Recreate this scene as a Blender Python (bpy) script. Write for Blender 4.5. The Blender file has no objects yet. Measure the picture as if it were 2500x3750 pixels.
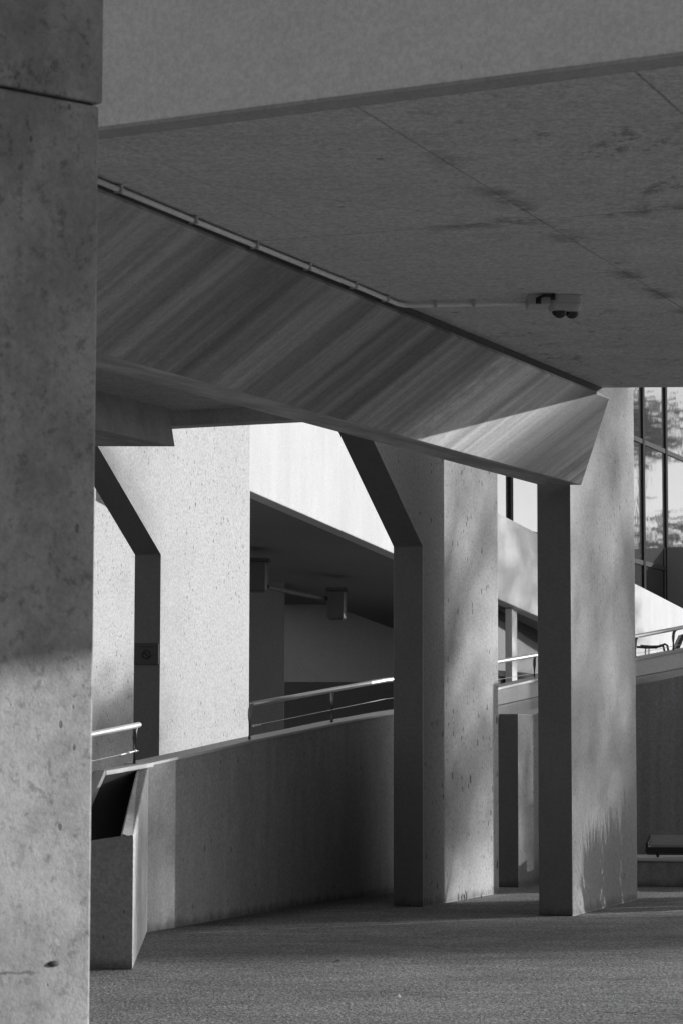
import bpy, bmesh, math, random
from mathutils import Vector, Matrix
S = bpy.context.scene
COL = S.collection
R = math.radians

# ------------------------------------------------------------------ camera, sky, sun, exposure
cam_d = bpy.data.cameras.new("camera")
cam = bpy.data.objects.new("camera", cam_d)
COL.objects.link(cam)
cam_d.sensor_fit = 'VERTICAL'
cam_d.sensor_height = 36.0
cam_d.lens = 91.84
cam_d.clip_start = 0.1
cam_d.clip_end = 2000
cam.location = (0, 0, 1.55)
cam.rotation_euler = (Matrix.Rotation(R(90) + math.atan(536 / 6000), 4, 'X')
                      @ Matrix.Rotation(R(0.12), 4, 'Z')).to_euler()
cam_d.dof.use_dof = True
cam_d.dof.focus_distance = 24.0
cam_d.dof.aperture_fstop = 9.0
S.camera = cam

SUN_AZ, SUN_EL = R(24.5), R(9.5)        # azimuth counted from +X (right) towards +Y (away from the camera)
W = bpy.data.worlds.new("World")
S.world = W
W.use_nodes = True
wn = W.node_tree
for n in list(wn.nodes):
    wn.nodes.remove(n)
sky = wn.nodes.new('ShaderNodeTexSky')
sky.sky_type = 'NISHITA'
sky.sun_disc = False
sky.sun_elevation = SUN_EL
sky.sun_rotation = R(90) - SUN_AZ
bw = wn.nodes.new('ShaderNodeRGBToBW')   # the photograph is black and white
bg = wn.nodes.new('ShaderNodeBackground')
bg.inputs[1].default_value = 0.11
wo = wn.nodes.new('ShaderNodeOutputWorld')
wn.links.new(sky.outputs[0], bw.inputs[0])
wn.links.new(bw.outputs[0], bg.inputs[0])
wn.links.new(bg.outputs[0], wo.inputs[0])

sun_d = bpy.data.lights.new("sun", 'SUN')
sun_d.energy = 5.0
sun_d.angle = R(0.42)
sun_d.color = (1, 1, 1)
sun = bpy.data.objects.new("sun", sun_d)
COL.objects.link(sun)
sdir = Vector((math.cos(SUN_AZ) * math.cos(SUN_EL), math.sin(SUN_AZ) * math.cos(SUN_EL), math.sin(SUN_EL)))
sun.rotation_euler = sdir.to_track_quat('Z', 'Y').to_euler()
sun.location = (30, 20, 20)

S.view_settings.view_transform = 'Standard'
S.view_settings.look = 'None'
S.view_settings.gamma = 1
S.view_settings.use_curve_mapping = False
S.view_settings.exposure = 0.33
S.cycles.max_bounces = 8
S.cycles.diffuse_bounces = 5
S.cycles.sample_clamp_indirect = 4
S.cycles.use_denoising = True

# ------------------------------------------------------------------ materials
class NT:
    """Small shorthand for building shader node trees."""
    def __init__(s, name):
        s.m = bpy.data.materials.new(name)
        s.m.use_nodes = True
        s.t = s.m.node_tree
        s.b = s.t.nodes['Principled BSDF']
        s.pos = s.t.nodes.new('ShaderNodeNewGeometry').outputs['Position']
    def put(s, inp, v):
        if hasattr(v, 'is_linked'):
            s.t.links.new(v, inp)
        else:
            inp.default_value = (v, v, v, 1) if inp.type == 'RGBA' else v
    def m2(s, op, a, b=0.0, c=None, clamp=False):
        n = s.t.nodes.new('ShaderNodeMath')
        n.operation = op
        n.use_clamp = clamp
        s.put(n.inputs[0], a)
        s.put(n.inputs[1], b)
        if c is not None:
            s.put(n.inputs[2], c)
        return n.outputs[0]
    def scaled(s, v, sc):
        n = s.t.nodes.new('ShaderNodeVectorMath')
        n.operation = 'MULTIPLY'
        s.put(n.inputs[0], v)
        n.inputs[1].default_value = sc
        return n.outputs[0]
    def dot(s, v, d):
        n = s.t.nodes.new('ShaderNodeVectorMath')
        n.operation = 'DOT_PRODUCT'
        s.put(n.inputs[0], v)
        n.inputs[1].default_value = d
        return n.outputs['Value']
    def xyz(s, a, b, c):
        n = s.t.nodes.new('ShaderNodeCombineXYZ')
        s.put(n.inputs[0], a); s.put(n.inputs[1], b); s.put(n.inputs[2], c)
        return n.outputs[0]
    def noise(s, v, scale, detail=4, rough=0.55):
        n = s.t.nodes.new('ShaderNodeTexNoise')
        s.put(n.inputs['Vector'], v)
        n.inputs['Scale'].default_value = scale
        n.inputs['Detail'].default_value = detail
        n.inputs['Roughness'].default_value = rough
        return n.outputs[0]
    def voro(s, v, scale):
        n = s.t.nodes.new('ShaderNodeTexVoronoi')
        s.put(n.inputs['Vector'], v)
        n.inputs['Scale'].default_value = scale
        sep = s.t.nodes.new('ShaderNodeSeparateColor')
        s.t.links.new(n.outputs['Color'], sep.inputs[0])
        return n.outputs['Distance'], sep.outputs[0]
    def ramp(s, v, a, b, lo=0.0, hi=1.0):
        n = s.t.nodes.new('ShaderNodeMapRange')
        n.interpolation_type = 'SMOOTHSTEP'
        s.put(n.inputs[0], v)
        n.inputs[1].default_value = a
        n.inputs[2].default_value = b
        n.inputs[3].default_value = lo
        n.inputs[4].default_value = hi
        return n.outputs[0]
    def done(s, val, rough=0.9, spec=0.25, bump=None, bd=0.01):
        s.put(s.b.inputs['Base Color'], val)
        s.b.inputs['Roughness'].default_value = rough
        s.b.inputs['Specular IOR Level'].default_value = spec
        if bump is not None:
            n = s.t.nodes.new('ShaderNodeBump')
            n.inputs['Strength'].default_value = 0.5
            n.inputs['Distance'].default_value = bd
            s.put(n.inputs['Height'], bump)
            s.t.links.new(n.outputs[0], s.b.inputs['Normal'])
        return s.m

def concrete(name, base, big=0.15, mid=0.12, grain=0.18, pits=None, joints=(), streak=None, soil=0.0,
             bigscale=0.7, stretch=(1, 1, 0.5), extra=None, bump=0.004):
    k = NT(name)
    p = k.scaled(k.pos, stretch)
    n1 = k.noise(p, bigscale, 5)
    n2 = k.noise(p, 7, 6, 0.6)
    n3 = k.noise(k.pos, 85, 2, 0.7)
    f = k.m2('MULTIPLY_ADD', n1, 2 * big, 1 - big)
    f = k.m2('MULTIPLY', f, k.m2('MULTIPLY_ADD', n2, 2 * mid, 1 - mid))
    f = k.m2('MULTIPLY', f, k.m2('MULTIPLY_ADD', n3, 2 * grain, 1 - grain))
    n4 = k.noise(k.pos, 34, 3, 0.8)
    f = k.m2('MULTIPLY', f, k.ramp(n4, 0.30, 0.70, 1 - 1.1 * grain, 1 + 1.1 * grain))
    h = n3
    for (scale, size, dark, share) in (pits or ()):
        d, c = k.voro(k.scaled(k.pos, (1, 1, 0.6)), scale)
        rr = k.m2('MULTIPLY', k.ramp(c, 1 - share, 1.0), size)          # only some cells hold a pit
        rr = k.m2('MULTIPLY', rr, k.ramp(n1, 0.3, 0.65, 0.55, 1.15))
        mk = k.ramp(k.m2('SUBTRACT', rr, d), 0.0, 0.06)
        f = k.m2('MULTIPLY', f, k.m2('MULTIPLY_ADD', mk, -dark, 1.0))
        h = k.m2('SUBTRACT', h, k.m2('MULTIPLY', mk, 1.5))
    for (nv, off, w, dark) in joints:                                    # board and pour joints cast into the face
        wob = k.m2('MULTIPLY_ADD', n2, 0.02, -0.01)
        d = k.m2('ABSOLUTE', k.m2('ADD', k.m2('SUBTRACT', k.dot(k.pos, nv), off), wob))
        mk = k.ramp(d, w, w * 0.3)
        brk = k.ramp(n1, 0.3, 0.6, 0.45, 1.0)
        f = k.m2('MULTIPLY', f, k.m2('MULTIPLY_ADD', k.m2('MULTIPLY', mk, brk), -dark, 1.0))
    if streak:                                                           # (across, freq, along, freq, amount)
        a, fa, b, fb, amt = streak
        v = k.xyz(k.m2('MULTIPLY', k.dot(k.pos, a), fa), k.m2('MULTIPLY', k.dot(k.pos, b), fb), 0.0)
        s1 = k.noise(v, 1.0, 4, 0.55)
        f = k.m2('MULTIPLY', f, k.ramp(s1, 0.30, 0.70, 1 - amt, 1 + amt))
    if soil:                                                             # damp dirt drawn up from the ground, a stain with a ragged top
        z = k.m2('ADD', k.dot(k.pos, (0, 0, 1)), k.m2('MULTIPLY_ADD', n2, 0.16, -0.08))
        f = k.m2('MULTIPLY', f, k.ramp(z, 0.0, 0.10, 1 - soil, 1.0))
    if extra:
        f = extra(k, f, n1, n2)
    return k.done(k.m2('MULTIPLY', f, base), bump=h, bd=bump)

BD = Vector((0.405, 0.914, 0))         # run of the beams and fins
BQ = Vector((0.914, -0.405, 0))        # square to them
def line(a, b, w, dark):               # a joint on a horizontal face through two plan points
    n = Vector((a[1] - b[1], b[0] - a[0], 0)).normalized()
    return (tuple(n), n.x * a[0] + n.y * a[1], w, dark)

def ceil_stains(k, f, n1, n2):
    # water marks that spread along the joints of the soffit
    p = k.scaled(k.pos, (1.5, 0.9, 1))
    a = k.noise(p, 2.1, 8, 0.68)
    b = k.noise(k.pos, 0.45, 2)
    x = k.dot(k.pos, (1, 0, 0))
    patch = k.ramp(k.m2('MULTIPLY_ADD', x, 0.13, b), 0.50, 0.82)
    fine = k.ramp(k.noise(k.scaled(k.pos, (1.6, 0.9, 1)), 5.5, 9, 0.72), 0.50, 0.62)
    vein = k.ramp(k.m2('ABSOLUTE', k.m2('SUBTRACT', k.noise(p, 1.3, 7, 0.6), 0.5)), 0.022, 0.0)
    m = k.m2('MULTIPLY', patch, k.m2('MAXIMUM', k.m2('MULTIPLY', k.ramp(a, 0.50, 0.60), fine), k.m2('MULTIPLY', vein, 0.25)))
    d = None
    for nv, off, w in ((line((0.079, 12.328), (1.79, 16.6), 0, 0)[0], line((0.079, 12.328), (1.79, 16.6), 0, 0)[1], 0.16),
                       (line((-0.456, 15.64), (1.947, 14.66), 0, 0)[0], line((-0.456, 15.64), (1.947, 14.66), 0, 0)[1], 0.22)):
        e = k.m2('ABSOLUTE', k.m2('SUBTRACT', k.dot(k.pos, nv), off))
        e = k.m2('MULTIPLY', k.ramp(e, w, 0.0), k.ramp(k.noise(k.pos, 3.2, 6, 0.65), 0.47, 0.60))
        e = k.m2('MULTIPLY', e, k.ramp(x, 0.1, 0.9))
        m = k.m2('MAXIMUM', m, e)
    return k.m2('MULTIPLY', f, k.m2('MULTIPLY_ADD', m, -0.48, 1.0))
M = {}
M['ceil'] = concrete('soffit_concrete', 0.60, 0.14, 0.18, 0.2, pits=[(5, 0.22, 0.45, 0.12), (1.2, 0.03, 0.8, 0.5)], stretch=(0.7, 2.2, 1),
                     joints=[line((0.079, 12.328), (1.79, 16.6), 0.010, 0.42), line((-1.28, 13.7), (1.09, 15.15), 0.006, 0.3),
                             line((-0.456, 15.64), (1.947, 14.66), 0.011, 0.42), line((1.314, 11.6), (3.03, 15.9), 0.012, 0.5),
                             line((-1.116, 13.11), (0.6, 17.4), 0.007, 0.22), line((0.626, 17.1), (2.185, 16.5), 0.009, 0.3),
                             line((0.5, 19.6), (2.4, 18.8), 0.009, 0.25)],
                     extra=ceil_stains)
M['soffit_back'] = concrete('soffit_board_concrete', 0.55, 0.2, 0.2, 0.1,
                            streak=((0.42, 0.9, 0), 6.0, (0.9, -0.42, 0), 0.8, 0.3))
M['fascia'] = concrete('fascia_concrete', 0.80, 0.16, 0.10, 0.10, pits=[(2.0, 0.05, 0.6, 0.3), (9, 0.2, 0.25, 0.1)], stretch=(0.7, 0.7, 1.0), bigscale=0.8)
M['drip'] = concrete('drip_edge_concrete', 0.42, 0.2, 0.2, 0.1, stretch=(2, 1, 1))
FALL = Vector((BQ.x * 0.8, BQ.y * 0.8, 0.6))
def beam_runs_and_light(k, f, n1, n2):
    # broad pale and dark runs left by water along the fall of the face, with finer board lines over them
    a, b = k.dot(k.pos, tuple(BD)), k.dot(k.pos, tuple(FALL))
    s2 = k.noise(k.xyz(k.m2('MULTIPLY', a, 7.0), k.m2('MULTIPLY', b, 0.25), 3.0), 1.0, 3, 0.6)
    f = k.m2('MULTIPLY', f, k.ramp(s2, 0.32, 0.68, 0.84, 1.14))
    # shade painted as a dim band near the tip, sunlight as a pale patch
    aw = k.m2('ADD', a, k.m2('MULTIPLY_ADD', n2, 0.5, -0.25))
    dim_band = k.m2('MULTIPLY', k.ramp(aw, 20.6, 21.3), k.ramp(aw, 22.7, 22.2))
    sun_patch = k.m2('MULTIPLY', k.ramp(aw, 18.4, 19.0), k.ramp(aw, 20.9, 19.9))
    f = k.m2('MULTIPLY', f, k.m2('MULTIPLY_ADD', dim_band, -0.38, 1.0))
    return k.m2('MULTIPLY', f, k.m2('MULTIPLY_ADD', sun_patch, 1.4, 1.0))
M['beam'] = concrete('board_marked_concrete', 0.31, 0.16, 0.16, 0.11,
                     streak=(tuple(BD), 1.7, tuple(FALL), 0.10, 0.36), stretch=(1, 1, 1), extra=beam_runs_and_light)
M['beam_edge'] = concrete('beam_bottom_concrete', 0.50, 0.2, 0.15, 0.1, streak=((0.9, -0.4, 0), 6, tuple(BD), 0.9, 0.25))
M['gap'] = concrete('joint_and_shade_concrete', 0.09, 0.3, 0.3, 0.1)  # dark joints; also stands in for shade in the beam recess and groove
M['rough'] = concrete('blasted_concrete', 0.37, 0.07, 0.06, 0.16,
                      pits=[(26, 0.36, 0.50, 0.16), (14, 0.22, 0.60, 0.10), (50, 0.5, 0.25, 0.3)], soil=0.35)
M['pitted'] = concrete('pitted_concrete', 0.41, 0.07, 0.06, 0.16,
                       pits=[(17, 0.40, 0.55, 0.16), (9, 0.34, 0.70, 0.12), (45, 0.5, 0.3, 0.3)], soil=0.35)
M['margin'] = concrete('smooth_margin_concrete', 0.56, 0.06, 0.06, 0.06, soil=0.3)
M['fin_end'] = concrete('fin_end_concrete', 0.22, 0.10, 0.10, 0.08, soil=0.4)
def pillar_marks(k, f, n1, n2):
    # rust coloured crack and the bloom of damp patches
    n = k.noise(k.scaled(k.pos, (1, 1, 0.8)), 3.2, 8, 0.68)
    f = k.m2('MULTIPLY', f, k.m2('MULTIPLY', k.ramp(n, 0.36, 0.62, 0.76, 1.08), k.ramp(k.noise(k.pos, 17, 7, 0.7), 0.34, 0.46, 0.72, 1.02)))
    z = k.dot(k.pos, (0, 0, 1))
    along = k.dot(k.pos, (0.73, 0.68, 0))
    wob = k.m2('MULTIPLY_ADD', k.noise(k.pos, 9, 4), 0.10, -0.05)
    d = k.m2('ABSOLUTE', k.m2('SUBTRACT', k.m2('ADD', z, wob), 0.745))
    mk = k.m2('MULTIPLY', k.ramp(d, 0.008, 0.002), k.ramp(k.m2('ABSOLUTE', k.m2('SUBTRACT', along, 5.42)), 0.16, 0.12))
    f = k.m2('MULTIPLY', f, k.m2('MULTIPLY_ADD', mk, -0.5, 1.0))
    # honeycombing above the pour joint
    hz = k.m2('MULTIPLY', k.ramp(k.m2('SUBTRACT', z, k.m2('MULTIPLY', along, -0.24)), 5.35, 5.20), k.ramp(z, 3.88, 3.92))
    hz = k.m2('MULTIPLY', hz, k.ramp(k.noise(k.pos, 22, 3), 0.50, 0.60))
    return k.m2('MULTIPLY', f, k.m2('MULTIPLY_ADD', hz, -0.6, 1.0))
M['pillar'] = concrete('weathered_pillar_concrete', 0.385, 0.18, 0.20, 0.10, pits=[(9, 0.16, 0.6, 0.16), (24, 0.32, 0.5, 0.12), (4, 0.09, 0.6, 0.2)], stretch=(1, 1, 0.7), bigscale=1.2, extra=pillar_marks)
M['parapet'] = concrete('parapet_concrete', 0.34, 0.18, 0.18, 0.16, pits=[(14, 0.26, 0.45, 0.15), (5, 0.16, 0.4, 0.15)],
                        streak=((0.35, 0.94, 0), 5.0, (0, 0, 1), 0.5, 0.06), soil=0.5)
M['parapet_top'] = concrete('broken_edge_concrete', 0.5, 0.25, 0.3, 0.2, pits=[(12, 0.4, 0.5, 0.3)])
M['white'] = concrete('pale_ramp_concrete', 0.49, 0.06, 0.05, 0.06, pits=[(3, 0.08, 0.4, 0.3)],
                      streak=((0.42, 0.91, 0), 3.0, (0, 0, 1), 0.35, 0.05))
M['edge'] = concrete('brightened_edge_concrete', 0.74, 0.06, 0.05, 0.06)  # paler tone stands in for sunlight on the ramp edge and end rails
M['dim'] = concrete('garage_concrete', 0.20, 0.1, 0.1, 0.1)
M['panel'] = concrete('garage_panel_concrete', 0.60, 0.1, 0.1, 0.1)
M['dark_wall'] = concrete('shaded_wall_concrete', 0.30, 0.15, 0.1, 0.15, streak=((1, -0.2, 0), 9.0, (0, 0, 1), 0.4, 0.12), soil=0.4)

def asphalt():
    k = NT('gritty_asphalt')
    n1 = k.noise(k.pos, 0.5, 5)
    n3 = k.noise(k.scaled(k.pos, (1, 0.55, 1)), 38, 3, 0.7)
    d, c = k.voro(k.scaled(k.pos, (1, 0.7, 1)), 70)
    f = k.m2('MULTIPLY_ADD', n1, 0.9, 0.55)
    f = k.m2('MULTIPLY', f, k.ramp(k.noise(k.scaled(k.pos, (0.6, 1, 1)), 2.4, 6, 0.65), 0.35, 0.65, 0.84, 1.10))
    f = k.m2('MULTIPLY', f, k.ramp(n3, 0.3, 0.7, 0.55, 1.4))
    f = k.m2('MULTIPLY', f, k.m2('MULTIPLY_ADD', c, 0.9, 0.55))
    f = k.m2('MULTIPLY', f, 1.38)
    # grime washed up along the foot of the parapet and fine settlement cracks in the paving
    gn, go = line((-1.606, 21.93), (0.55, 27.85), 0, 0)[:2]
    gd = k.m2('ABSOLUTE', k.m2('SUBTRACT', k.dot(k.pos, gn), go))
    gm = k.ramp(k.m2('ADD', gd, k.m2('MULTIPLY_ADD', n3, 0.3, -0.15)), 0.55, 0.0)
    f = k.m2('MULTIPLY', f, k.m2('MULTIPLY_ADD', gm, -0.55, 1.0))
    cr = k.ramp(k.m2('ABSOLUTE', k.m2('SUBTRACT', k.noise(k.scaled(k.pos, (0.5, 1.1, 1)), 0.55, 5, 0.5), 0.52)), 0.006, 0.0)
    f = k.m2('MULTIPLY', f, k.m2('MULTIPLY_ADD', cr, -0.35, 1.0))
    nv, off, w, _ = line((-1.57, 21.59), (0.82, 23.26), 0.03, 0)
    e = k.m2('ABSOLUTE', k.m2('ADD', k.m2('SUBTRACT', k.dot(k.pos, nv), off), k.m2('MULTIPLY_ADD', n1, 0.06, -0.03)))
    worn = k.ramp(k.noise(k.pos, 3, 4), 0.35, 0.6)
    f = k.m2('ADD', f, k.m2('MULTIPLY', k.m2('MULTIPLY', k.ramp(e, 0.05, 0.02), worn), 0.9))   # pale worn joint in the paving
    hh = k.m2('ADD', n3, k.m2('MULTIPLY', d, 0.6))
    return k.done(k.m2('MULTIPLY', f, 0.20), rough=0.85, spec=0.3, bump=hh, bd=0.008)
M['ground'] = asphalt()

def plain(name, v, rough=0.5, metal=0.0, spec=0.5, var=0.15, scale=20):
    k = NT(name)
    n = k.noise(k.pos, scale, 3)
    m = k.done(k.m2('MULTIPLY', k.m2('MULTIPLY_ADD', n, 2 * var, 1 - var), v), rough=rough, spec=spec)
    k.b.inputs['Metallic'].default_value = metal
    return m
M['steel'] = plain('brushed_steel', 0.95, 0.42, 0.85, var=0.06)
M['steel_post'] = plain('grey_steel', 0.40, 0.45, 0.5)
M['dark_steel'] = plain('dark_painted_steel', 0.07, 0.45, 0.2)
M['coping'] = plain('zinc_coping', 0.50, 0.5, 0.35, var=0.12, scale=9)
M['black'] = plain('black_painted_metal', 0.015, 0.4)
M['plastic'] = plain('grey_plastic', 0.85, 0.5)
M['cam_grey'] = plain('camera_housing_grey', 0.48, 0.5)
M['dome'] = plain('smoked_dome_plastic', 0.01, 0.06, spec=0.7)
M['cable'] = plain('black_cable', 0.012, 0.6)
M['mullion'] = plain('dark_mullion', 0.03, 0.9, spec=0.05)
M['transom'] = plain('grey_transom', 0.07, 0.9, spec=0.05)
M['sign'] = plain('dark_sign_board', 0.07, 0.6)
M['sign_mark'] = plain('sign_paint', 0.03, 0.6)
M['lamp'] = plain('lamp_housing_grey', 0.07, 0.6)
M['leaf'] = plain('leaf_green', 0.08, 0.6, var=0.4, scale=3)
M['bark'] = plain('bark', 0.10, 0.9, var=0.4, scale=9)
M['dryleaf'] = plain('dry_leaf', 0.35, 0.8)
M['slat'] = plain('worn_bench_slat', 0.33, 0.35, var=0.3, scale=6)

def glass(name, base, rough, dark):
    k = NT(name)
    n = k.noise(k.pos, 0.9, 3)
    m = k.done(base, rough=rough, spec=0.5, bump=n, bd=0.007)
    k.b.inputs['Metallic'].default_value = dark
    return m
M['glass'] = glass('reflective_window_glass', 0.45, 0.04, 0.9)
M['glass_low'] = glass('dark_window_glass', 0.04, 0.06, 0.0)
M['pane'] = glass('dark_balustrade_glass', 0.09, 0.03, 0.0)

# ------------------------------------------------------------------ mesh helpers
def tag(o, label=None, cat=None, group=None, kind=None):
    if label: o['label'] = label
    if cat: o['category'] = cat
    if group: o['group'] = group
    if kind: o['kind'] = kind
    return o
def thing(name, loc, label, cat, group=None):
    o = bpy.data.objects.new(name, None)
    o.empty_display_size = 0.2
    o.location = loc
    COL.objects.link(o)
    return tag(o, label, cat, group)
def world_loc(o):
    v = Vector(o.location)
    while o.parent:
        o = o.parent
        v += Vector(o.location)
    return v
def obj(name, bm, mats, parent=None, bevel=0.0, smooth=False, origin=None):
    """Link a bmesh given in world coordinates; origin = where the object's own origin goes."""
    if not isinstance(mats, (list, tuple)):
        mats = [mats]
    bmesh.ops.recalc_face_normals(bm, faces=bm.faces[:])
    org = Vector(origin) if origin is not None else (world_loc(parent) if parent else Vector((0, 0, 0)))
    bmesh.ops.translate(bm, verts=bm.verts[:], vec=-org)
    me = bpy.data.meshes.new(name)
    bm.to_mesh(me)
    bm.free()
    for m in mats:
        me.materials.append(m)
    if smooth:
        for p in me.polygons:
            p.use_smooth = True
    o = bpy.data.objects.new(name, me)
    COL.objects.link(o)
    if parent:
        o.parent = parent
        o.location = org - world_loc(parent)
    else:
        o.location = org
    if bevel:
        b = o.modifiers.new('bevel', 'BEVEL')
        b.width = bevel
        b.segments = 2
        b.limit_method = 'ANGLE'
        b.angle_limit = R(25)
    return o
def poly(bm, bot, top, mat=0):
    """Solid between two matching rings of points."""
    b = [bm.verts.new(p) for p in bot]
    t = [bm.verts.new(p) for p in top]
    fs = [bm.faces.new(b[::-1]), bm.faces.new(t)]
    n = len(b)
    for i in range(n):
        fs.append(bm.faces.new((b[i], b[(i + 1) % n], t[(i + 1) % n], t[i])))
    for f in fs:
        f.material_index = mat
    return fs
def plan(bm, pts, z0, z1, mat=0):
    return poly(bm, [(x, y, z0) for x, y in pts], [(x, y, z1) for x, y in pts], mat)
def box(bm, c, u, l, w, z0, z1, mat=0):
    """Upright box: plan centre c, plan direction u of its length l, width w."""
    u = Vector((u[0], u[1])).normalized()
    v = Vector((-u.y, u.x))
    c = Vector((c[0], c[1]))
    pts = [c + u * (a * l / 2) + v * (b * w / 2) for a, b in ((-1, -1), (1, -1), (1, 1), (-1, 1))]
    return plan(bm, [(p.x, p.y) for p in pts], z0, z1, mat)
def tube(bm, pts, r, seg=10, r1=None):
    pts = [Vector(p) for p in pts]
    rings = []
    n = len(pts)
    for i, p in enumerate(pts):
        d = (pts[min(i + 1, n - 1)] - pts[max(i - 1, 0)]).normalized()
        s = d.cross(Vector((0, 0, 1)))
        if s.length < 1e-3:
            s = Vector((1, 0, 0))
        s.normalize()
        t = s.cross(d)
        rr = r if r1 is None else r + (r1 - r) * i / (n - 1)
        rings.append([bm.verts.new(p + (s * math.cos(a) + t * math.sin(a)) * rr) for a in [2 * math.pi * j / seg for j in range(seg)]])
    for a, b in zip(rings, rings[1:]):
        for j in range(seg):
            bm.faces.new((a[j], a[(j + 1) % seg], b[(j + 1) % seg], b[j]))
    bm.faces.new(rings[0][::-1])
    bm.faces.new(rings[-1])
def strip(bm, a_ring_list, mat=0):
    """Loft matching cross-sections (lists of points) into a closed solid."""
    rows = [[bm.verts.new(p) for p in ring] for ring in a_ring_list]
    n = len(rows[0])
    for a, b in zip(rows, rows[1:]):
        for j in range(n):
            f = bm.faces.new((a[j], a[(j + 1) % n], b[(j + 1) % n], b[j]))
            f.material_index = mat
    for r in (rows[0], rows[-1]):
        bm.faces.new(r).material_index = mat
def new():
    return bmesh.new()

# ------------------------------------------------------------------ ground
bm = new()
g = [bm.verts.new(p) for p in ((-300, -300, 0), (300, -300, 0), (300, 300, 0), (-300, 300, 0))]
bm.faces.new(g)
tag(obj('ground', bm, M['ground']), kind='structure')

# ------------------------------------------------------------------ the concrete deck overhead
ZC = 4.6
deck = thing('concrete_deck', (2.0, 17.0, ZC), 'broad flat concrete deck overhead with a tall pale fascia and a streaked slanted beam', 'deck')
FD = Vector((0.883, -0.469))                       # run of the near edge
FI = Vector((0.469, 0.883))                        # inwards, square to it
def near(t, inset=0.0):
    p = Vector((-1.209, 12.968)) + FD * t + FI * inset
    return (p.x, p.y)
bm = new()
plan(bm, [near(-6, 0.0), near(18.5, 0.0), (14.0, 16.6), (12.4, 21.45), (2.258, 22.148), (-2.112, 24.03), (-7.0, 26.3)], ZC, ZC + 0.35)
obj('slab', bm, M['ceil'], deck)
bm = new()
plan(bm, [near(-6, -0.19), near(18.5, -0.19), near(18.5, -0.036), near(-6, -0.036)], ZC - 0.014, ZC + 0.3)
obj('drip_edge', bm, M['drip'], deck, bevel=0.006)
bm = new()
plan(bm, [near(-6, -0.0355), near(18.5, -0.0355), near(18.5, -0.0005), near(-6, -0.0005)], ZC - 0.003, ZC + 0.3)
obj('groove_shade_strip', bm, M['gap'], deck)  # flush dark strip in place of the shade in an open groove
bm = new()
plan(bm, [near(-6, -0.42), near(18.5, -0.42), near(18.5, -0.19), near(-6, -0.19)], ZC + 0.004, ZC + 4.2)
# fascia face is flush with the outside of the drip edge
bmesh.ops.translate(bm, verts=bm.verts[:], vec=(FI.x * 0.225, FI.y * 0.225, 0.0))
obj('fascia', bm, M['fascia'], deck, bevel=0.008)
for t in (-0.55, 3.35):                            # dark weep slots at the ends of the drip edge
    bm = new()
    a, b = near(t, -0.10), near(t + 0.55, -0.10)
    tube(bm, [(a[0], a[1], ZC - 0.010), (b[0], b[1], ZC - 0.010)], 0.022, 8)
    obj('weep_slot', bm, M['gap'], deck)
# downstand along the far edge
bm = new()
BE = Vector((0.9186, -0.3952))
e0, e1 = Vector((-7.0, 26.16)), Vector((1.0, 22.68))
nn = Vector((0.3952, 0.9186))
plan(bm, [tuple(e0 + nn * 0.02), tuple(e1 + nn * 0.02), tuple(e1 + nn * 0.22), tuple(e0 + nn * 0.22)], ZC - 0.135, ZC + 0.34)
obj('edge_beam', bm, M['soffit_back'], deck, bevel=0.006)
# slanted main beam: overhanging face towards the camera, narrow bottom
T0, T1 = Vector((-1.50, 13.40, ZC)), Vector((2.258, 22.148, ZC))
b0, b1 = Vector((-2.210, 14.0, 3.9055)), Vector((2.222, 24.115, 3.96))
l0, l1 = Vector((-2.56, 14.0, 3.9055)), Vector((1.815, 24.08, 3.96))
lt0, lt1 = Vector((-3.3, 14.3, ZC + 0.02)), Vector((1.05, 22.9, ZC + 0.02))
bm = new()
off = -BQ * 0.03
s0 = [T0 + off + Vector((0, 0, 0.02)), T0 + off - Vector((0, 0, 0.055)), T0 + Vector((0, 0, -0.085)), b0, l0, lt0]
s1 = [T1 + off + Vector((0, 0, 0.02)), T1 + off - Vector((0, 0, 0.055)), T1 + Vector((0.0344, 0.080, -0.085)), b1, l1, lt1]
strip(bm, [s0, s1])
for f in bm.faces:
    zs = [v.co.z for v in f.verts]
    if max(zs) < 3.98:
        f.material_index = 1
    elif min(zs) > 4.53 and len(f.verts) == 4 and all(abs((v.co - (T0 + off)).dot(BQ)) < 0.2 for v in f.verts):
        f.material_index = 2  # recess under the deck coloured dark in place of its shade
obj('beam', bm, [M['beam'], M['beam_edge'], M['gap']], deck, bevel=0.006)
# second beam over the left-hand fins
bm = new()
p, q = Vector((-3.6, 19.0, 4.25)), Vector((-1.509, 23.575, 4.25))
strip(bm, [[p, p + Vector((-1.4, 0, 0)), p + Vector((-1.4, 0, 0.36)), p + Vector((-0.06, 0.03, 0.36))],
           [q, q + Vector((-1.5, 0, 0)), q + Vector((-1.5, 0, 0.36)), q + Vector((-0.06, 0.03, 0.36))]])
obj('short_beam', bm, M['beam_edge'], deck, bevel=0.006)

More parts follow.
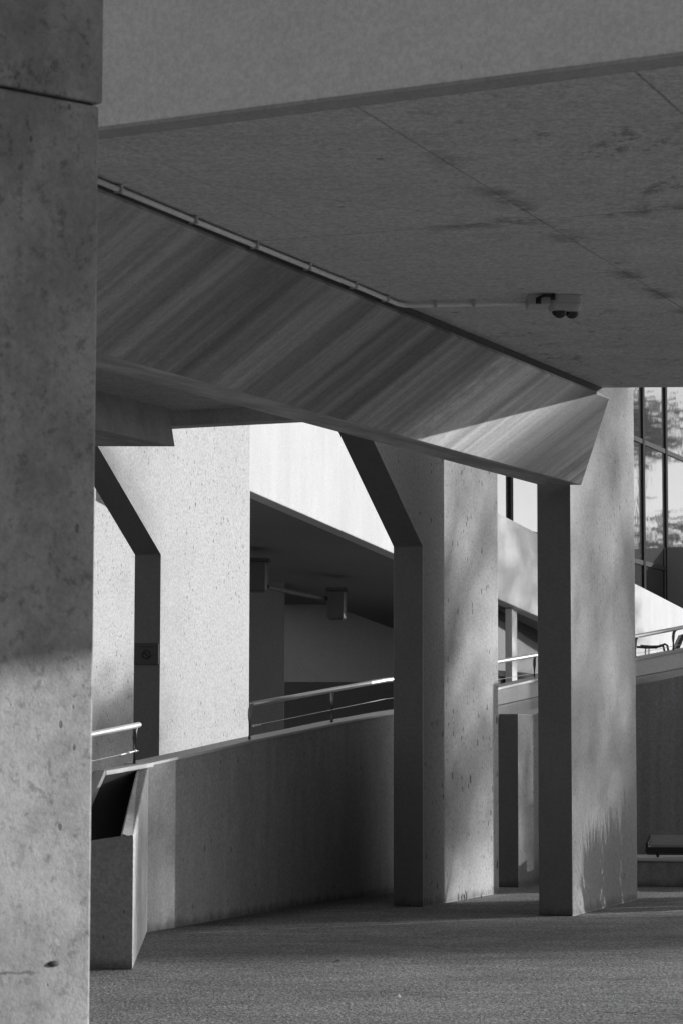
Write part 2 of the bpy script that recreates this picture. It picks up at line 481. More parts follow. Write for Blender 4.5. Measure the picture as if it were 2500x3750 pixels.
# ------------------------------------------------------------------ concrete fins
def fin(N, u, L, w, ztop, label, face='rough', kink=None, flare_top=4.75, name='concrete_fin', group='concrete fins under the ramp'):
    u = Vector((u[0], u[1])).normalized()
    v = Vector((-u.y, u.x))
    prof = [(0, 0)]
    if kink:
        m = (flare_top - kink) / 0.61
        prof += [(0, kink), (-m, flare_top), (-m, ztop)]
    else:
        prof += [(0, ztop)]
    prof += [(L, ztop), (L, 0)]
    bm = new()
    N = Vector(N)
    A = [bm.verts.new((N.x + u.x * s, N.y + u.y * s, z)) for s, z in prof]
    B = [bm.verts.new((N.x + u.x * s + v.x * w, N.y + u.y * s + v.y * w, z)) for s, z in prof]
    side = bm.faces.new(A)
    other = bm.faces.new(B[::-1])
    n = len(A)
    for i in range(n):
        f = bm.faces.new((A[i], A[(i + 1) % n], B[(i + 1) % n], B[i]))
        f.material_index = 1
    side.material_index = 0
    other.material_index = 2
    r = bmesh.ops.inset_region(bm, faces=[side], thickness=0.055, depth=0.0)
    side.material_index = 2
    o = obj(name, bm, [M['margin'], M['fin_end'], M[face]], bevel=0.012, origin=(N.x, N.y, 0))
    return tag(o, label, 'fin', group)
U = (0.33, 0.944)
fin((2.117, 24.106), (0.319, 0.948), 2.78, 0.32, 6.2, 'tall straight concrete fin at the right carrying the tip of the slanted beam')
fin((0.794, 25.447), (0.345, 0.939), 2.52, 0.307, 5.4, 'pitted concrete fin in the middle with its dark flared head meeting the beam', face='pitted', kink=3.49)
f1 = fin((-1.962, 28.4), (0.335, 0.942), 2.62, 0.315, 6.4, 'brightest sunlit concrete fin with a bent dark edge, left of the steel handrail', kink=3.62, flare_top=5.0)
fin((-3.6, 30.0), (0.335, 0.942), 3.2, 0.30, 6.4, 'concrete fin partly hidden behind the weathered front pillar')

# sign on the end of the bright fin
uu = Vector((0.335, 0.942)).normalized(); vv = Vector((-uu.y, uu.x))
sg = thing('prohibition_sign', (-1.962 + vv.x * 0.157 - uu.x * 0.012, 28.4 + vv.y * 0.157 - uu.y * 0.012, 2.42),
           'dark square sign with a crossed circle on the shaded edge of the bright fin', 'sign')
bm = new()
box(bm, (sg.location.x, sg.location.y), vv, 0.29, 0.012, 2.42, 2.655)
obj('panel', bm, M['sign'], sg, bevel=0.004)
bm = new()
cc = Vector((sg.location.x - uu.x * 0.010, sg.location.y - uu.y * 0.010, 2.53))
def onsign(a, b): return cc - Vector((vv.x, vv.y, 0)) * a + Vector((0, 0, b))
ring = [onsign(0.045 * math.cos(t), 0.045 * math.sin(t)) for t in [2 * math.pi * i / 24 for i in range(25)]]
tube(bm, ring, 0.006, 6)
tube(bm, [onsign(-0.032, 0.032), onsign(0.032, -0.032)], 0.006, 6)
tube(bm, [onsign(-0.09, 0.085), onsign(0.09, 0.085)], 0.003, 6)
obj('symbol', bm, M['sign_mark'], sg)

# ------------------------------------------------------------------ weathered pillar in the foreground
pil = thing('concrete_pillar', (-1.3, 9.8, 0), 'weathered concrete pillar close by at the left edge, cracked and half in shade', 'pillar')
pu = Vector((-0.73, -0.68)).normalized()           # along the visible face, to the left and nearer
pv = Vector((-0.68, 0.73)).normalized()            # into the pillar
def pillar_block(name, corner, z0a, z0b, z1a, z1b, grow):
    c = Vector(corner) - pu * grow - pv * grow
    pts = [c, c + pu * 1.3, c + pu * 1.3 + pv * 0.55, c + pv * 0.55]
    za, zb = [z0a, z0b, z0b, z0a], [z1a, z1b, z1b, z1a]
    bm = new()
    poly(bm, [(p.x, p.y, z) for p, z in zip(pts, za)], [(p.x, p.y, z) for p, z in zip(pts, zb)])
    return obj(name, bm, M['pillar'], pil, bevel=0.010)
pillar_block('lower_block', (-0.897, 9.5), 0.0, 0.0, 3.905, 3.88, 0.0)
pillar_block('upper_block', (-0.897, 9.5), 3.915, 3.89, 7.5, 7.5, 0.010)
bm = new()                                         # mortar in the joint, set back
c = Vector((-0.897, 9.5)) + pu * 0.02 + pv * 0.02
pts = [c, c + pu * 1.26, c + pu * 1.26 + pv * 0.5, c + pv * 0.5]
plan(bm, [(p.x, p.y) for p in pts], 3.85, 3.95)
obj('joint_mortar', bm, M['gap'], pil)
bm = new()                                         # anchor hole near the foot
h = Vector((-0.897, 9.5)) + pu * 0.165
bmesh.ops.create_uvsphere(bm, u_segments=12, v_segments=8, radius=0.02)
bmesh.ops.scale(bm, verts=bm.verts[:], vec=(1.3, 0.6, 0.55))
bmesh.ops.rotate(bm, verts=bm.verts[:], matrix=Matrix.Rotation(math.atan2(0.68, 0.73), 3, 'Z'))
bmesh.ops.translate(bm, verts=bm.verts[:], vec=(h.x, h.y, 0.775))
obj('anchor_hole', bm, M['gap'], pil, smooth=True)

# ------------------------------------------------------------------ ramp parapet (outer face) with its coping
PAR = [((-1.606, 21.93), 1.40), ((-1.20, 23.12), 1.500), ((-0.815, 24.29), 1.600), ((-0.40, 25.42), 1.695),
       ((0.0, 26.45), 1.790), ((0.55, 27.85), 1.905), ((1.05, 28.60), 1.99)]
def sections(path, w, zlo, zhi):
    out = []
    for i, (p, z) in enumerate(path):
        a = Vector(path[max(i - 1, 0)][0]); b = Vector(path[min(i + 1, len(path) - 1)][0])
        d = (b - a).normalized()
        v = Vector((-d.y, d.x))
        p = Vector(p)
        out.append((p, v, z))
    return [[(p.x + v.x * w[0], p.y + v.y * w[0], zlo(z)), (p.x + v.x * w[1], p.y + v.y * w[1], zlo(z)),
             (p.x + v.x * w[1], p.y + v.y * w[1], zhi(z)), (p.x + v.x * w[0], p.y + v.y * w[0], zhi(z))] for p, v, z in out]
par = thing('ramp_parapet', (-0.8, 24.3, 0), 'long grey concrete parapet rising to the right with a thin pale metal coping', 'parapet')
bm = new()
strip(bm, sections(PAR, (0.0, 0.20), lambda z: 0.0, lambda z: z - 0.028))
obj('wall', bm, M['parapet'], par)
bm = new()
strip(bm, sections(PAR, (-0.015, 0.22), lambda z: z - 0.026, lambda z: z))
obj('coping', bm, M['coping'], par, bevel=0.004)

# the same ramp further round, seen edge-on behind the fins
EDGE = [((1.08, 28.2), 2.03), ((1.75, 29.0), 2.20), ((2.60, 29.9), 2.40), ((3.47, 30.6), 2.58), ((4.0, 30.9), 2.69), ((5.0, 31.3), 2.90), ((7.0, 31.6), 3.25)]
edge = thing('ramp_edge', (2.6, 29.9, 2.0), 'pale sunlit edge of the rising ramp behind the two right-hand fins', 'ramp edge')
bm = new()
strip(bm, sections(EDGE, (0.0, 0.18), lambda z: z - 0.19 - 0.05 * (z - 2), lambda z: z - 0.034))
obj('upstand', bm, M['edge'], edge, bevel=0.008)
bm = new()
strip(bm, sections(EDGE, (-0.02, 0.20), lambda z: z - 0.032, lambda z: z))
obj('coping', bm, M['coping'], edge, bevel=0.004)
bm = new()
def under(path):
    out = []
    for r in sections(path, (-0.012, 0.30), lambda z: z - 0.40, lambda z: z - 0.196 - 0.05 * (z - 2)):
        a, b, c, d = [Vector(x) for x in r]
        out.append([d, d + Vector((0, 0, -0.02)), a + (b - a) * 0.12, b, c])
    return out
strip(bm, under(EDGE))
obj('soffit', bm, M['margin'], edge, bevel=0.006)
bm = new()
strip(bm, sections(EDGE[3:], (0.31, 6.5), lambda z: z - 0.80, lambda z: z - 0.60))
obj('ramp_slab', bm, M['parapet'], edge)
tag(fin((1.95, 28.93), (0.34, 0.94), 2.0, 0.42, 1.90, 'low concrete fin under the ramp edge, seen between the middle and right fins',
        name='low_fin_or_blocker', group=None), cat='fin')

fin((6.9, 30.05), (-0.4147, 0.91), 0.8, 0.45, 3.1, 'unseen concrete block added out at the right to shade the end of the parapet', name='low_fin_or_blocker', group=None)  # added out of view to keep sun off the right end of the parapet

# ------------------------------------------------------------------ low stair wall with broken top, and the dark glass panel
lw = thing('stair_wall', (-1.45, 18.3, 0), 'low concrete stair wall beside the front pillar with a rough sloping top', 'low wall')
bm = new()
poly(bm, [(-1.44, 18.30, 0), (-3.0, 18.78, 0), (-2.95, 18.92, 0), (-1.46, 18.46, 0)],
     [(-1.44, 18.30, 0.925), (-3.0, 18.78, 0.70), (-2.95, 18.92, 0.70), (-1.46, 18.46, 0.925)])
obj('front_wall', bm, M['parapet'], lw, bevel=0.008)
bm = new()
poly(bm, [(-1.437, 18.302, 0), (-1.604, 21.93, 0), (-1.724, 21.93, 0), (-1.530, 18.335, 0)],
     [(-1.437, 18.302, 0.905), (-1.604, 21.93, 1.368), (-1.700, 21.93, 1.368), (-1.530, 18.335, 0.935)])
obj('side_wall', bm, [M['parapet_top']], lw, bevel=0.012)

gp = thing('glass_balustrade', (-1.8, 21.3, 0.9), 'dark tilted glass panel with pale metal rail above the low stair wall', 'glass panel')
A0, A1, A2 = Vector((-1.612, 21.92, 1.386)), Vector((-1.925, 21.07, 1.325)), Vector((-2.055, 20.72, 0.93))
bm = new()
nrm = Vector((0.94, -0.34, 0)) * 0.006
low0, low1 = Vector((-1.612, 21.92, 0.5)), Vector((-2.055, 20.72, 0.5))
ring = [A0, A1, A2, low1, low0]
poly(bm, [p - nrm for p in ring], [p + nrm for p in ring])
obj('pane', bm, M['pane'], gp)
def bar(name, a, b, w, h, mat, parent):
    bm = new()
    d = (b - a).normalized()
    s = d.cross(Vector((0, 0, 1))).normalized()
    t = s.cross(d)
    poly(bm, [a + s * x + t * y for x, y in ((-w, -h), (w, -h), (w, h), (-w, h))], [b + s * x + t * y for x, y in ((-w, -h), (w, -h), (w, h), (-w, h))])
    return obj(name, bm, mat, parent, bevel=0.005)
bar('top_rail', A0 + Vector((0.005, 0.02, 0.0)), A1, 0.05, 0.020, M['coping'], gp)
bar('end_rail', A1 + Vector((0, 0, 0.012)), A2 + Vector((-0.06, -0.17, -0.13)), 0.045, 0.022, M['edge'], gp)
bar('end_rail', A1 + Vector((-0.075, -0.01, 0.012)), A2 + Vector((-0.135, -0.18, -0.13)), 0.02, 0.018, M['edge'], gp)

# ------------------------------------------------------------------ handrails
def handrail(name, pts, posts, cable_drop, label, start_fit, bent_start=False, dark=False):
    h = thing(name, (pts[0][0], pts[0][1], pts[0][2] - 0.35), label, 'handrail', 'steel handrails along the ramp')
    bm = new()
    tube(bm, pts, 0.024, 14)
    obj('rail', bm, M['steel'], h, smooth=True)
    P = [Vector(p) for p in pts]
    def at(t):
        i = min(int(t), len(P) - 2)
        return P[i].lerp(P[i + 1], t - i)
    for t, zb in posts:
        p = at(t)
        bm = new()
        i = min(int(t), len(P) - 2)
        d = (P[i + 1] - P[i]).normalized() * 0.04
        if bent_start and t == posts[0][0]:
            d = d * 1.3
        path = [p + Vector((0, 0, -0.012)), p - d * 0.45 + Vector((0, 0, -0.022)), p - d * 0.85 + Vector((0, 0, -0.05)),
                p - d + Vector((0, 0, -0.10)), (p.x - d.x, p.y - d.y, zb)]
        tube(bm, path, 0.018, 10)
        obj('post', bm, M['dark_steel'] if dark or t > 3 else M['steel_post'], h, smooth=True)
    bm = new()
    tube(bm, [p + Vector((0, 0, -cable_drop)) for p in P], 0.0028, 6)
    obj('cable', bm, M['steel'], h)
    if start_fit is not None:
        a, b = start_fit
        for r0, f0, f1 in ((0.012, 0.0, 0.05), (0.007, 0.05, 0.32), (0.011, 0.32, 0.38), (0.007, 0.55, 0.8)):
            bm = new()
            q0, q1 = a.lerp(b, f0), a.lerp(b, f1)
            tube(bm, [q0, q1], r0, 8)
            obj('cable_fitting', bm, M['steel'], h)
    return h
def off_path(k):     # parapet axis, continued down and to the left
    return Vector((-1.690 - 0.326 * k, 21.96 - 0.945 * k))
e, s_ = off_path(0.0), off_path(3.2)
handrail('handrail', [(s_.x, s_.y, 1.45), (off_path(1.2).x, off_path(1.2).y, 1.612), (e.x, e.y, 1.718)], [(1.96, 1.37)], 0.215,
         'short bright handrail with a wire end fitting, beside the front pillar',
         (Vector((e.x - 0.02, e.y - 0.06, 1.718 - 0.218)), Vector((off_path(0.45).x, off_path(0.45).y, 1.682 - 0.223))), dark=True)
HP = [((-0.83, 24.42), 1.930), ((-0.46, 25.46), 2.018), ((-0.07, 26.47), 2.112), ((0.47, 27.88), 2.243), ((1.02, 28.45), 2.32),
      ((1.70, 29.10), 2.475), ((2.55, 30.0), 2.64), ((3.44, 30.70), 2.83), ((3.98, 31.0), 2.94), ((5.0, 31.42), 3.17), ((7.0, 31.7), 3.55)]
pts = [(a[0], a[1], z) for a, z in HP]
handrail('handrail', pts, [(0.0, 1.58), (1.98, 1.78), (4.0, 2.0), (5.6, 2.25), (7.08, 2.56), (7.97, 2.66), (9.0, 2.88)], 0.20,
         'long bright handrail with one thin wire climbing along the parapet from the sunlit fin',
         (Vector((-0.815, 24.46, 1.730)), Vector((-0.74, 24.68, 1.745))), bent_start=True)

ch = thing('metal_chair', (4.418, 36.000, 2.314), 'dark metal chair standing on the ramp behind the railing at the right edge', 'chair')
for dy in (0.0, 0.42):
    bm = new()
    tube(bm, [(4.113, 36.000 + dy, 2.925), (4.255, 36.000 + dy, 2.914), (4.385, 36.000 + dy, 2.917), (4.451, 36.000 + dy, 2.949), (4.484, 36.000 + dy, 2.930), (4.505, 36.000 + dy, 2.826), (4.527, 36.000 + dy, 2.314)], 0.016, 8)
    obj('arm_frame', bm, M['dark_steel'], ch, smooth=True)
    bm = new()
    tube(bm, [(4.233, 36.000 + dy, 2.914), (4.227, 36.000 + dy, 2.695), (4.211, 36.000 + dy, 2.314)], 0.008, 6)
    obj('leg', bm, M['dark_steel'], ch)
bm = new()
poly(bm, [(4.080, 36.020, 2.717), (4.582, 36.020, 2.695), (4.582, 36.400, 2.695), (4.080, 36.400, 2.717)], [(4.080, 36.020, 2.750), (4.582, 36.020, 2.728), (4.582, 36.400, 2.728), (4.080, 36.400, 2.750)])
obj('seat', bm, M['dark_steel'], ch, bevel=0.006)
bm = new()
poly(bm, [(4.516, 36.020, 2.717), (4.582, 36.020, 2.717), (4.582, 36.400, 2.717), (4.516, 36.400, 2.717)], [(4.691, 36.020, 3.088), (4.745, 36.020, 3.088), (4.745, 36.400, 3.088), (4.691, 36.400, 3.088)])
obj('backrest', bm, M['dark_steel'], ch, bevel=0.006)

# ------------------------------------------------------------------ wall, ledge and bench at the right edge
bm = new()
poly(bm, [(3.0, 30.55, 0), (4.05, 30.36, 0), (4.05, 30.61, 0), (3.0, 30.80, 0)],
     [(3.0, 30.55, 2.17), (4.05, 30.36, 2.385), (4.05, 30.61, 2.385), (3.0, 30.80, 2.17)])
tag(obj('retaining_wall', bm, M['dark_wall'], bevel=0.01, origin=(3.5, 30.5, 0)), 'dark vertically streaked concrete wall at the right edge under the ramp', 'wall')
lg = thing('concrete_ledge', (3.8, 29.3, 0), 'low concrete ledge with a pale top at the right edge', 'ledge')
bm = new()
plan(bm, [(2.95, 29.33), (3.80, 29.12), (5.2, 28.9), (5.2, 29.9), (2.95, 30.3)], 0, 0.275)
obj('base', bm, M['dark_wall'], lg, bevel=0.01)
bm = new()
plan(bm, [(2.93, 29.30), (3.80, 29.09), (5.22, 28.87), (5.22, 29.88), (2.93, 30.27)], 0.277, 0.312)
obj('slab_top', bm, M['margin'], lg, bevel=0.008)
bn = thing('low_bench', (3.9, 29.5, 0.312), 'black metal framed low bench with pale slats standing on the ledge', 'bench')
bx0, bx1 = 3.40, 4.75
def by(x): return 29.40 - (x - 3.4) * 0.16
bm = new()
poly(bm, [(bx0, by(bx0), 0.355), (bx1, by(bx1), 0.355), (bx1, by(bx1) + 0.03, 0.355), (bx0, by(bx0) + 0.03, 0.355)],
     [(bx0, by(bx0), 0.425), (bx1, by(bx1), 0.425), (bx1, by(bx1) + 0.03, 0.425), (bx0, by(bx0) + 0.03, 0.425)])
poly(bm, [(bx0, by(bx0), 0.355), (bx0 + 0.03, by(bx0), 0.355), (bx0 + 0.13, by(bx0) + 0.5, 0.37), (bx0 + 0.10, by(bx0) + 0.5, 0.37)],
     [(bx0, by(bx0), 0.47), (bx0 + 0.03, by(bx0), 0.47), (bx0 + 0.13, by(bx0) + 0.5, 0.55), (bx0 + 0.10, by(bx0) + 0.5, 0.55)])
obj('frame', bm, M['black'], bn, bevel=0.004)
for i in range(4):
    t = i / 4
    bm = new()
    y0, z0 = 0.04 + 0.42 * t, 0.43 + 0.10 * t
    poly(bm, [(bx0 + 0.06 + 0.05 * t, by(bx0) + y0, z0), (bx1, by(bx1) + y0, z0), (bx1, by(bx1) + y0 + 0.09, z0 + 0.022), (bx0 + 0.06 + 0.05 * t, by(bx0) + y0 + 0.09, z0 + 0.022)],
         [(bx0 + 0.06 + 0.05 * t, by(bx0) + y0, z0 + 0.02), (bx1, by(bx1) + y0, z0 + 0.02), (bx1, by(bx1) + y0 + 0.09, z0 + 0.042), (bx0 + 0.06 + 0.05 * t, by(bx0) + y0 + 0.09, z0 + 0.042)])
    obj('slat', bm, M['slat'], bn)
bm = new()
tube(bm, [(bx0 + 0.02, by(bx0) + 0.05, 0.345), (bx1, by(bx1) + 0.05, 0.345)], 0.008, 6)
obj('stretcher', bm, M['black'], bn)
for x in (bx0 + 0.14, bx0 + 0.62, bx1 - 0.1):
    bm = new()
    tube(bm, [(x, by(x) + 0.06, 0.312), (x, by(x) + 0.06, 0.345), (x, by(x) + 0.06, 0.36)], 0.014, 8, 0.028)
    obj('foot', bm, M['black'], bn)

# ------------------------------------------------------------------ upper ramp beyond, the garage under it
WD = Vector((math.sin(R(25)), math.cos(R(25))))
WN = Vector((-WD.y, WD.x))                          # away from the camera side
WA = Vector((-1.115, 32.99))
def wz(L): return 4.743 - 0.1095 * L
ur = thing('upper_ramp', (2.5, 40.7, 3.8), 'high white sunlit ramp wall falling to the right behind the fins', 'ramp')
def ramp_solid(n0, n1, lo, hi, L0=-0.6, L1=24):
    rows = []
    for L in (L0, L1):
        p = WA + WD * L
        a, b = p + WN * n0, p + WN * n1
        rows.append([(a.x, a.y, wz(L) + lo), (b.x, b.y, wz(L) + lo), (b.x, b.y, wz(L) + hi), (a.x, a.y, wz(L) + hi)])
    bm = new()
    strip(bm, rows)
    return bm
obj('side_wall', ramp_solid(0.0, 0.22, 0.0, 1.345), M['white'], ur, bevel=0.012)
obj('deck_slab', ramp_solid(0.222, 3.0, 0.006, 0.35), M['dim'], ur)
bm = new()
plan(bm, [(-6, 46.0), (1.9, 46.0), (1.9, 46.3), (-6, 46.3)], 2.66, 4.75)
tag(obj('garage_lintel', bm, M['panel'], origin=(-1, 46, 0)), 'dim concrete wall panel hanging above the dark opening under the ramp', 'wall')
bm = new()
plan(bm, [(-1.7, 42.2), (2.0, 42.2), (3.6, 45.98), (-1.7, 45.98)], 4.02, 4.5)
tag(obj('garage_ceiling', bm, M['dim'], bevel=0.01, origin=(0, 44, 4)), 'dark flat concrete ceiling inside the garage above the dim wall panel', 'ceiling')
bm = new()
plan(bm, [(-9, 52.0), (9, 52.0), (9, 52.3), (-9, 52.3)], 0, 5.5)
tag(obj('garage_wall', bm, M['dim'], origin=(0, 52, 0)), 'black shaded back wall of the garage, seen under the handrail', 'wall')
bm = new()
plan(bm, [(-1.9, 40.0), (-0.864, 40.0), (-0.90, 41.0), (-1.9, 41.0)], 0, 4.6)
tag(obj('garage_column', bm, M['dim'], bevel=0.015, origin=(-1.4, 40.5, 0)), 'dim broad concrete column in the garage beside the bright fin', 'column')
bm = new()
plan(bm, [(2.59, 41.4), (2.70, 41.4), (2.80, 41.7), (2.69, 41.7)], 0, 3.72)
tag(obj('garage_column', bm, M['white'], bevel=0.01, origin=(2.7, 41.5, 0)), 'narrow pale column under the ramp between the middle and right fins', 'column')
def lamp(x0, x1, D, z0, z1, label):
    t = thing('hanging_lamp', ((x0 + x1) / 2, D, z1), label, 'lamp', 'box lamps under the ramp')
    bm = new()
    plan(bm, [(x0, D), (x1, D), (x1 + 0.04, D + 0.26), (x0 + 0.04, D + 0.26)], z0, z1)
    obj('housing', bm, M['lamp'], t, bevel=0.012)
    bm = new()
    plan(bm, [(x0 + 0.03, D + 0.03), (x1 - 0.01, D + 0.03), (x1, D + 0.23), (x0 + 0.05, D + 0.23)], z0 - 0.018, z0 - 0.001)
    obj('diffuser', bm, M['lamp'], t)
    bm = new()
    plan(bm, [(x0 - 0.02, D - 0.02), (x1 + 0.02, D - 0.02), (x1 + 0.06, D + 0.28), (x0 + 0.02, D + 0.28)], z1 + 0.001, z1 + 0.05)
    obj('mounting_plate', bm, M['black'], t)
lamp(-1.42, -1.077, 37.0, 3.736, 4.15, 'grey box lamp under the ramp beside the bright fin')
lamp(-0.211, 0.036, 39.0, 3.441, 3.852, 'grey box lamp hanging in front of the dim wall panel')
bm = new()
tube(bm, [(-1.05, 37.2, 3.80), (-0.62, 38.2, 3.76), (-0.23, 39.1, 3.74)], 0.035, 8)
tag(obj('lamp_conduit', bm, M['lamp'], origin=(-0.6, 38.2, 3.7)), 'dark pipe running between the two box lamps under the ramp', 'pipe')

# ------------------------------------------------------------------ glass building
OD = Vector((math.sin(R(21)), math.cos(R(21))))
ON = Vector((OD.y, -OD.x))                          # outwards, towards the camera side
OA = Vector((6.50, 52.06))
def op(L, n=0.0):
    p = OA + OD * L + ON * n
    return (p.x, p.y)
ob = thing('office_building', (OA.x, OA.y, 0), 'glass fronted building with dark mullions reflecting sky and trees, behind the ramp', 'building')
bm = new()
plan(bm, [op(-11.5, -0.12), op(9, -0.12), op(9, -1.1), op(-11.5, -1.1)], 0, 12)
obj('wall', bm, M['dark_steel'], ob)
LS = [-11.4, -10.45, -7.6, -5.7, -3.8, -1.82, 0.0, 1.9, 3.8, 5.7, 7.6, 9]
ZS = [2.7, 5.07, 7.43, 9.8, 12]
rnd = random.Random(3)
for i in range(len(LS) - 1):
    for j in range(len(ZS) - 1):
        fr = obj('window', (lambda b: (plan(b, [op(LS[i] + 0.05, -0.05), op(LS[i + 1] - 0.05, -0.05), op(LS[i + 1] - 0.05, -0.03), op(LS[i] + 0.05, -0.03)], ZS[j] + 0.04, ZS[j + 1] - 0.04), b)[1])(new()),
                 M['glass_low'] if j == 0 else M['glass'], ob)
for L in LS:
    bm = new()
    plan(bm, [op(L - 0.07, -0.10), op(L + 0.07, -0.10), op(L + 0.07, 0.012), op(L - 0.07, 0.012)], 0, 12)
    obj('mullion', bm, M['mullion'], ob)
for z in ZS[:-1]:
    bm = new()
    plan(bm, [op(-11.5, -0.10), op(9, -0.10), op(9, 0.0), op(-11.5, 0.0)], z - 0.045, z + 0.045)
    obj('transom', bm, M['transom'], ob)

# ------------------------------------------------------------------ conduit and camera on the soffit
cd = thing('conduit', (0.412, 17.8, ZC), 'pale pipe conduit fixed under the deck beside the slanted beam and turning to the camera', 'pipe')
cz = ZC - 0.028
cp = [(-1.44, 13.55, cz), (-0.84, 14.942, cz), (0.18, 17.27, cz), (0.385, 17.76, cz), (0.42, 17.80, cz), (0.47, 17.815, cz), (1.26, 17.70, cz)]
bm = new()
tube(bm, cp, 0.016, 12)
obj('pipe', bm, M['plastic'], cd, smooth=True)
def clip(p, d):
    bm = new()
    box(bm, p, d, 0.022, 0.055, ZC - 0.048, ZC - 0.001)
    obj('clip', bm, M['cam_grey'], cd, bevel=0.003)
dv = (0.403, 0.915)
for t in (0.12, 0.32, 0.50, 0.67, 0.83, 0.95):
    a, b = Vector(cp[0][:2]), Vector(cp[3][:2])
    clip(a.lerp(b, t), dv)
for t in (0.22, 0.55):
    clip(Vector((0.47, 17.815)).lerp(Vector((1.26, 17.70)), t), (0.99, -0.14))
sc = thing('security_camera', (1.45, 17.75, ZC), 'grey twin dome security camera under the deck at the end of the conduit', 'camera')
bm = new()
box(bm, (1.335, 17.60), (1, 0), 0.15, 0.22, ZC - 0.075, ZC - 0.001)
obj('junction_box', bm, M['cam_grey'], sc, bevel=0.008)
bm = new()
hp = []
cx, cy, hl, hw = 1.515, 17.60, 0.115, 0.10
for k in range(28):
    a = 2 * math.pi * k / 28
    ca, sa = math.cos(a), math.sin(a)
    hp.append((cx + hl * math.copysign(abs(ca) ** 0.5, ca), cy + hw * math.copysign(abs(sa) ** 0.5, sa)))
poly(bm, [(cx + (x - cx) * 0.86, cy + (y - cy) * 0.86, ZC - 0.105) for x, y in hp], [(x, y, ZC - 0.06) for x, y in hp])
poly(bm, [(x, y, ZC - 0.0598) for x, y in hp], [(x, y, ZC - 0.001) for x, y in hp])
obj('housing', bm, M['cam_grey'], sc, bevel=0.004)
for dx, dy, r in ((-0.035, 0.03, 0.056), (0.052, 0.07, 0.053)):
    bm = new()
    bmesh.ops.create_uvsphere(bm, u_segments=20, v_segments=12, radius=r)
    bmesh.ops.translate(bm, verts=bm.verts[:], vec=(cx + dx, cy + dy - 0.03, ZC - 0.094))
    obj('dome', bm, M['dome'], sc, smooth=True)
bm = new()
tube(bm, [(1.32, 17.45, ZC - 0.055), (1.33, 17.45, ZC - 0.035), (1.36, 17.45, ZC - 0.02), (1.41, 17.46, ZC - 0.018), (1.43, 17.48, ZC - 0.03)], 0.011, 8)
obj('cable', bm, M['cable'], sc, smooth=True)
bm = new()
tube(bm, [(1.325, 17.45, ZC - 0.075), (1.325, 17.45, ZC - 0.035)], 0.019, 10)
obj('cable_gland', bm, M['cable'], sc, smooth=True)
bm = new()
tube(bm, [(1.425, 17.47, ZC - 0.045), (1.425, 17.47, ZC - 0.005)], 0.016, 10)
obj('cable_gland', bm, M['cable'], sc, smooth=True)

# ------------------------------------------------------------------ small things on the ground
def blade(bm, base, tip, w, mid=None):
    base, tip = Vector(base), Vector(tip)
    m = Vector(mid) if mid is not None else base.lerp(tip, 0.5)
    s = (tip - base).cross(Vector((0, 0, 1)))
    s = s.normalized() if s.length > 1e-4 else Vector((1, 0, 0))
    a, b = bm.verts.new(base + s * w * 0.4), bm.verts.new(base - s * w * 0.4)
    c, d = bm.verts.new(m + s * w * 0.5), bm.verts.new(m - s * w * 0.5)
    t = bm.verts.new(tip)
    bm.faces.new((a, c, d, b))
    bm.faces.new((c, t, d))
rnd = random.Random(11)
def weed(x, y, n, h, label):
    bm = new()
    for i in range(n):
        a = rnd.uniform(0, 6.28)
        r = rnd.uniform(0.02, 0.06)
        z = rnd.uniform(0.3, 1) * h
        bx, by_ = x + rnd.uniform(-0.03, 0.03), y + rnd.uniform(-0.02, 0.02)
        blade(bm, (bx, by_, 0.0), (bx + r * math.cos(a), by_ + r * math.sin(a), z), 0.008, (bx + 0.3 * r * math.cos(a), by_ + 0.3 * r * math.sin(a), z * 0.7))
    tag(obj('weed', bm, M['leaf'], origin=(x, y, 0)), label, 'weed', 'weeds at the foot of the middle fin')
weed(1.24, 26.52, 9, 0.11, 'tallest small weed at the foot of the pitted middle fin')
weed(1.42, 27.02, 6, 0.07, 'tiny flat weed at the foot of the middle fin, nearer its far corner')
def leaf(x, y, a, s, label):
    bm = new()
    c, n = math.cos(a), math.sin(a)
    P = [(-1, 0, 0.004), (-0.3, 0.32, 0.012), (0.5, 0.28, 0.02), (1, 0, 0.012), (0.4, -0.3, 0.006), (-0.4, -0.3, 0.005)]
    poly(bm, [(x + s * (p * c - q * n), y + s * (p * n + q * c), z) for p, q, z in P],
         [(x + s * (p * c - q * n), y + s * (p * n + q * c), z + 0.002) for p, q, z in P])
    tag(obj('fallen_leaf', bm, M['dryleaf'], origin=(x, y, 0)), label, 'leaf', 'fallen leaves on the paving')
leaf(-0.03, 18.9, 0.3, 0.03, 'pale dry leaf on the shaded edge of the paving')
leaf(0.36, 16.3, 1.2, 0.025, 'small curled leaf on the sunlit paving near the bottom edge')

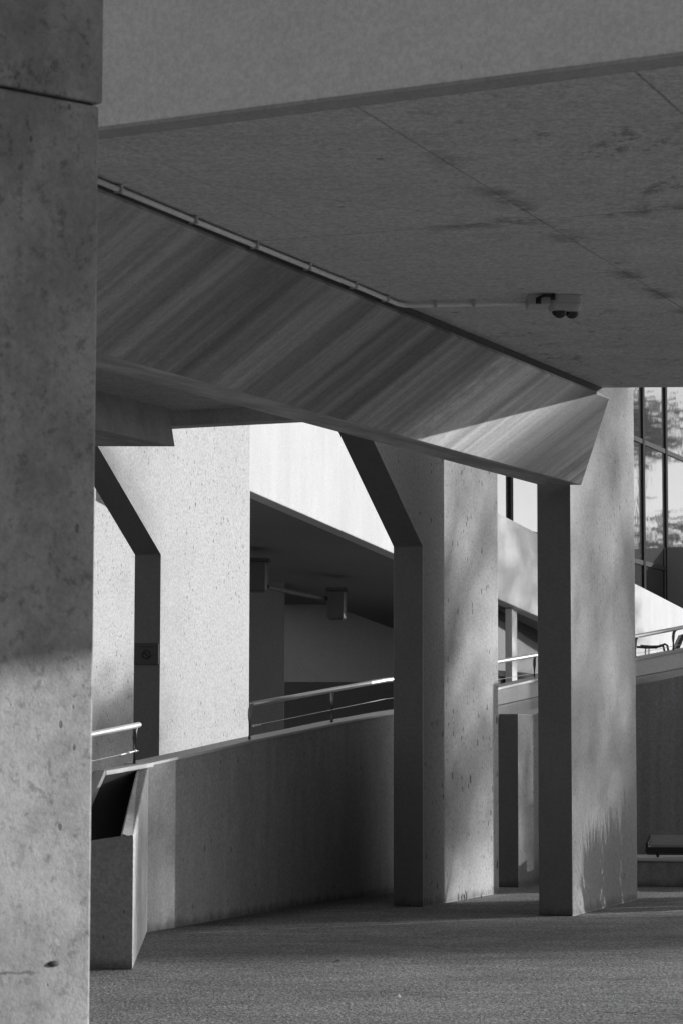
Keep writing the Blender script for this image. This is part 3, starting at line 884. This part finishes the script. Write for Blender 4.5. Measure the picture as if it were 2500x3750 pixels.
# ------------------------------------------------------------------ trees and plants at the right, whose shade falls on the fins
def tree(name, x, y, h0, h1, rad, nclump, nleaf, leafsize, seed, label):
    r = random.Random(seed)
    t = thing(name, (x, y, 0), label, 'tree')
    bm = new()
    top = h0 + (h1 - h0) * 0.55
    tube(bm, [(x, y, 0), (x + 0.05, y, h0 * 0.5), (x - 0.04, y + 0.05, h0), (x + 0.1, y, top)], 0.17, 10, 0.06)
    cl = []
    for i in range(nclump):
        a, rr = r.uniform(0, 6.28), rad * math.sqrt(r.uniform(0.02, 1))
        z = r.uniform(h0, h1)
        k = math.sqrt(max(0.05, 1 - ((z - (h0 + h1) / 2) / ((h1 - h0) / 2 + 0.3)) ** 2))
        c = Vector((x + rr * k * math.cos(a), y + rr * k * math.sin(a), z))
        cl.append(c)
        if i % 2 == 0:
            st = Vector((x, y, min(z - 0.3, h0 + (z - h0) * 0.5)))
            tube(bm, [st, st.lerp(c, 0.5) + Vector((0, 0, 0.15)), c], 0.05, 6, 0.012)
    obj('trunk', bm, M['bark'], t, smooth=True)
    bm = new()
    for c in cl:
        cs = r.uniform(0.35, 0.75)
        for i in range(nleaf):
            p = c + Vector((r.gauss(0, cs), r.gauss(0, cs), r.gauss(0, cs * 0.7)))
            d = Vector((r.uniform(-1, 1), r.uniform(-1, 1), r.uniform(-1, 0.6))).normalized() * leafsize * r.uniform(0.6, 1.3)
            blade(bm, p, p + d, leafsize * 0.5)
    obj('crown', bm, M['leaf'], t)
    return t
tree('leafy_tree', 55.0, 50.4, 10.1, 15.6, 3.0, 70, 150, 0.17, 5, 'tall leafy tree far out at the right shading the fins')
tree('leafy_tree', 38.0, 50.9, 6.3, 9.4, 0.9, 60, 130, 0.17, 12, 'slim leafy tree out at the right shading the foot of the farthest fin')
tree('leafy_tree', 46.0, 49.35, 7.9, 10.6, 0.5, 16, 110, 0.17, 14, 'slimmest leafy tree out at the right shading the low fin')
tree('leafy_tree', 51.0, 44.6, 7.4, 10.8, 2.2, 80, 150, 0.17, 7, 'low leafy tree far out at the right whose shade lies on the paving')
tree('leafy_tree', 40.0, 59.3, 8.0, 13.5, 3.0, 50, 110, 0.17, 6, 'smaller leafy tree at the right that shades part of the white ramp wall')
tree('leafy_tree', 20.5, 72.0, 0.8, 7.9, 3.2, 90, 60, 0.35, 8, 'bushy tree reflected in the glass building')
tree('leafy_tree', 20.9, 71.4, 10.2, 11.5, 1.0, 16, 60, 0.3, 9, 'thin tree with a small high crown reflected in the glass building')
def spiky(x, y, n, h, spread, seed, label):
    r = random.Random(seed)
    bm = new()
    for i in range(n):
        a = r.uniform(0, 6.28)
        s = spread * r.uniform(0.2, 1)
        hh = h * r.choice((r.uniform(0.25, 0.6), r.uniform(0.6, 0.85), r.uniform(0.8, 1.08)))
        b = Vector((x + r.uniform(-0.2, 0.2) * spread, y + r.uniform(-0.2, 0.2) * spread, 0))
        tip = b + Vector((s * math.cos(a), s * math.sin(a), hh))
        mid = b + Vector((s * math.cos(a) * 0.35, s * math.sin(a) * 0.35, hh * 0.62))
        blade(bm, b, tip, 0.06, mid)
    tag(obj('spiky_plant', bm, M['leaf'], origin=(x, y, 0)), label, 'plant', 'spiky plants at the right')
spiky(5.6, 26.35, 400, 1.36, 0.55, 2, 'spiky leafed plant right of the right-hand fin, nearest to the viewer')
spiky(5.8, 27.1, 400, 1.52, 0.55, 4, 'spiky leafed plant right of the right-hand fin, middle one of the row')
spiky(6.0, 27.85, 400, 1.70, 0.55, 6, 'tallest spiky leafed plant of the row beside the right-hand fin')
spiky(7.6, 28.6, 150, 1.45, 0.8, 3, 'spiky leafed plant right of the right-hand fin, further back')

# ------------------------------------------------------------------ unseen dark blocks added behind and right of the viewpoint to cut skylight
bm = new()
plan(bm, [(-14, -26), (40, -26), (40, -38), (-14, -38)], 0, 11)
tag(obj('skylight_blocker', bm, M['gap'], origin=(0, -30, 0)), 'long unseen dark block added behind the viewpoint to cut low skylight', 'building')
bm = new()
plan(bm, [(16, -22), (28, -22), (28, -2), (16, -2)], 0, 13)
tag(obj('skylight_blocker', bm, M['gap'], origin=(22, -12, 0)), 'unseen dark block added to the right behind the viewpoint to cut skylight', 'building')
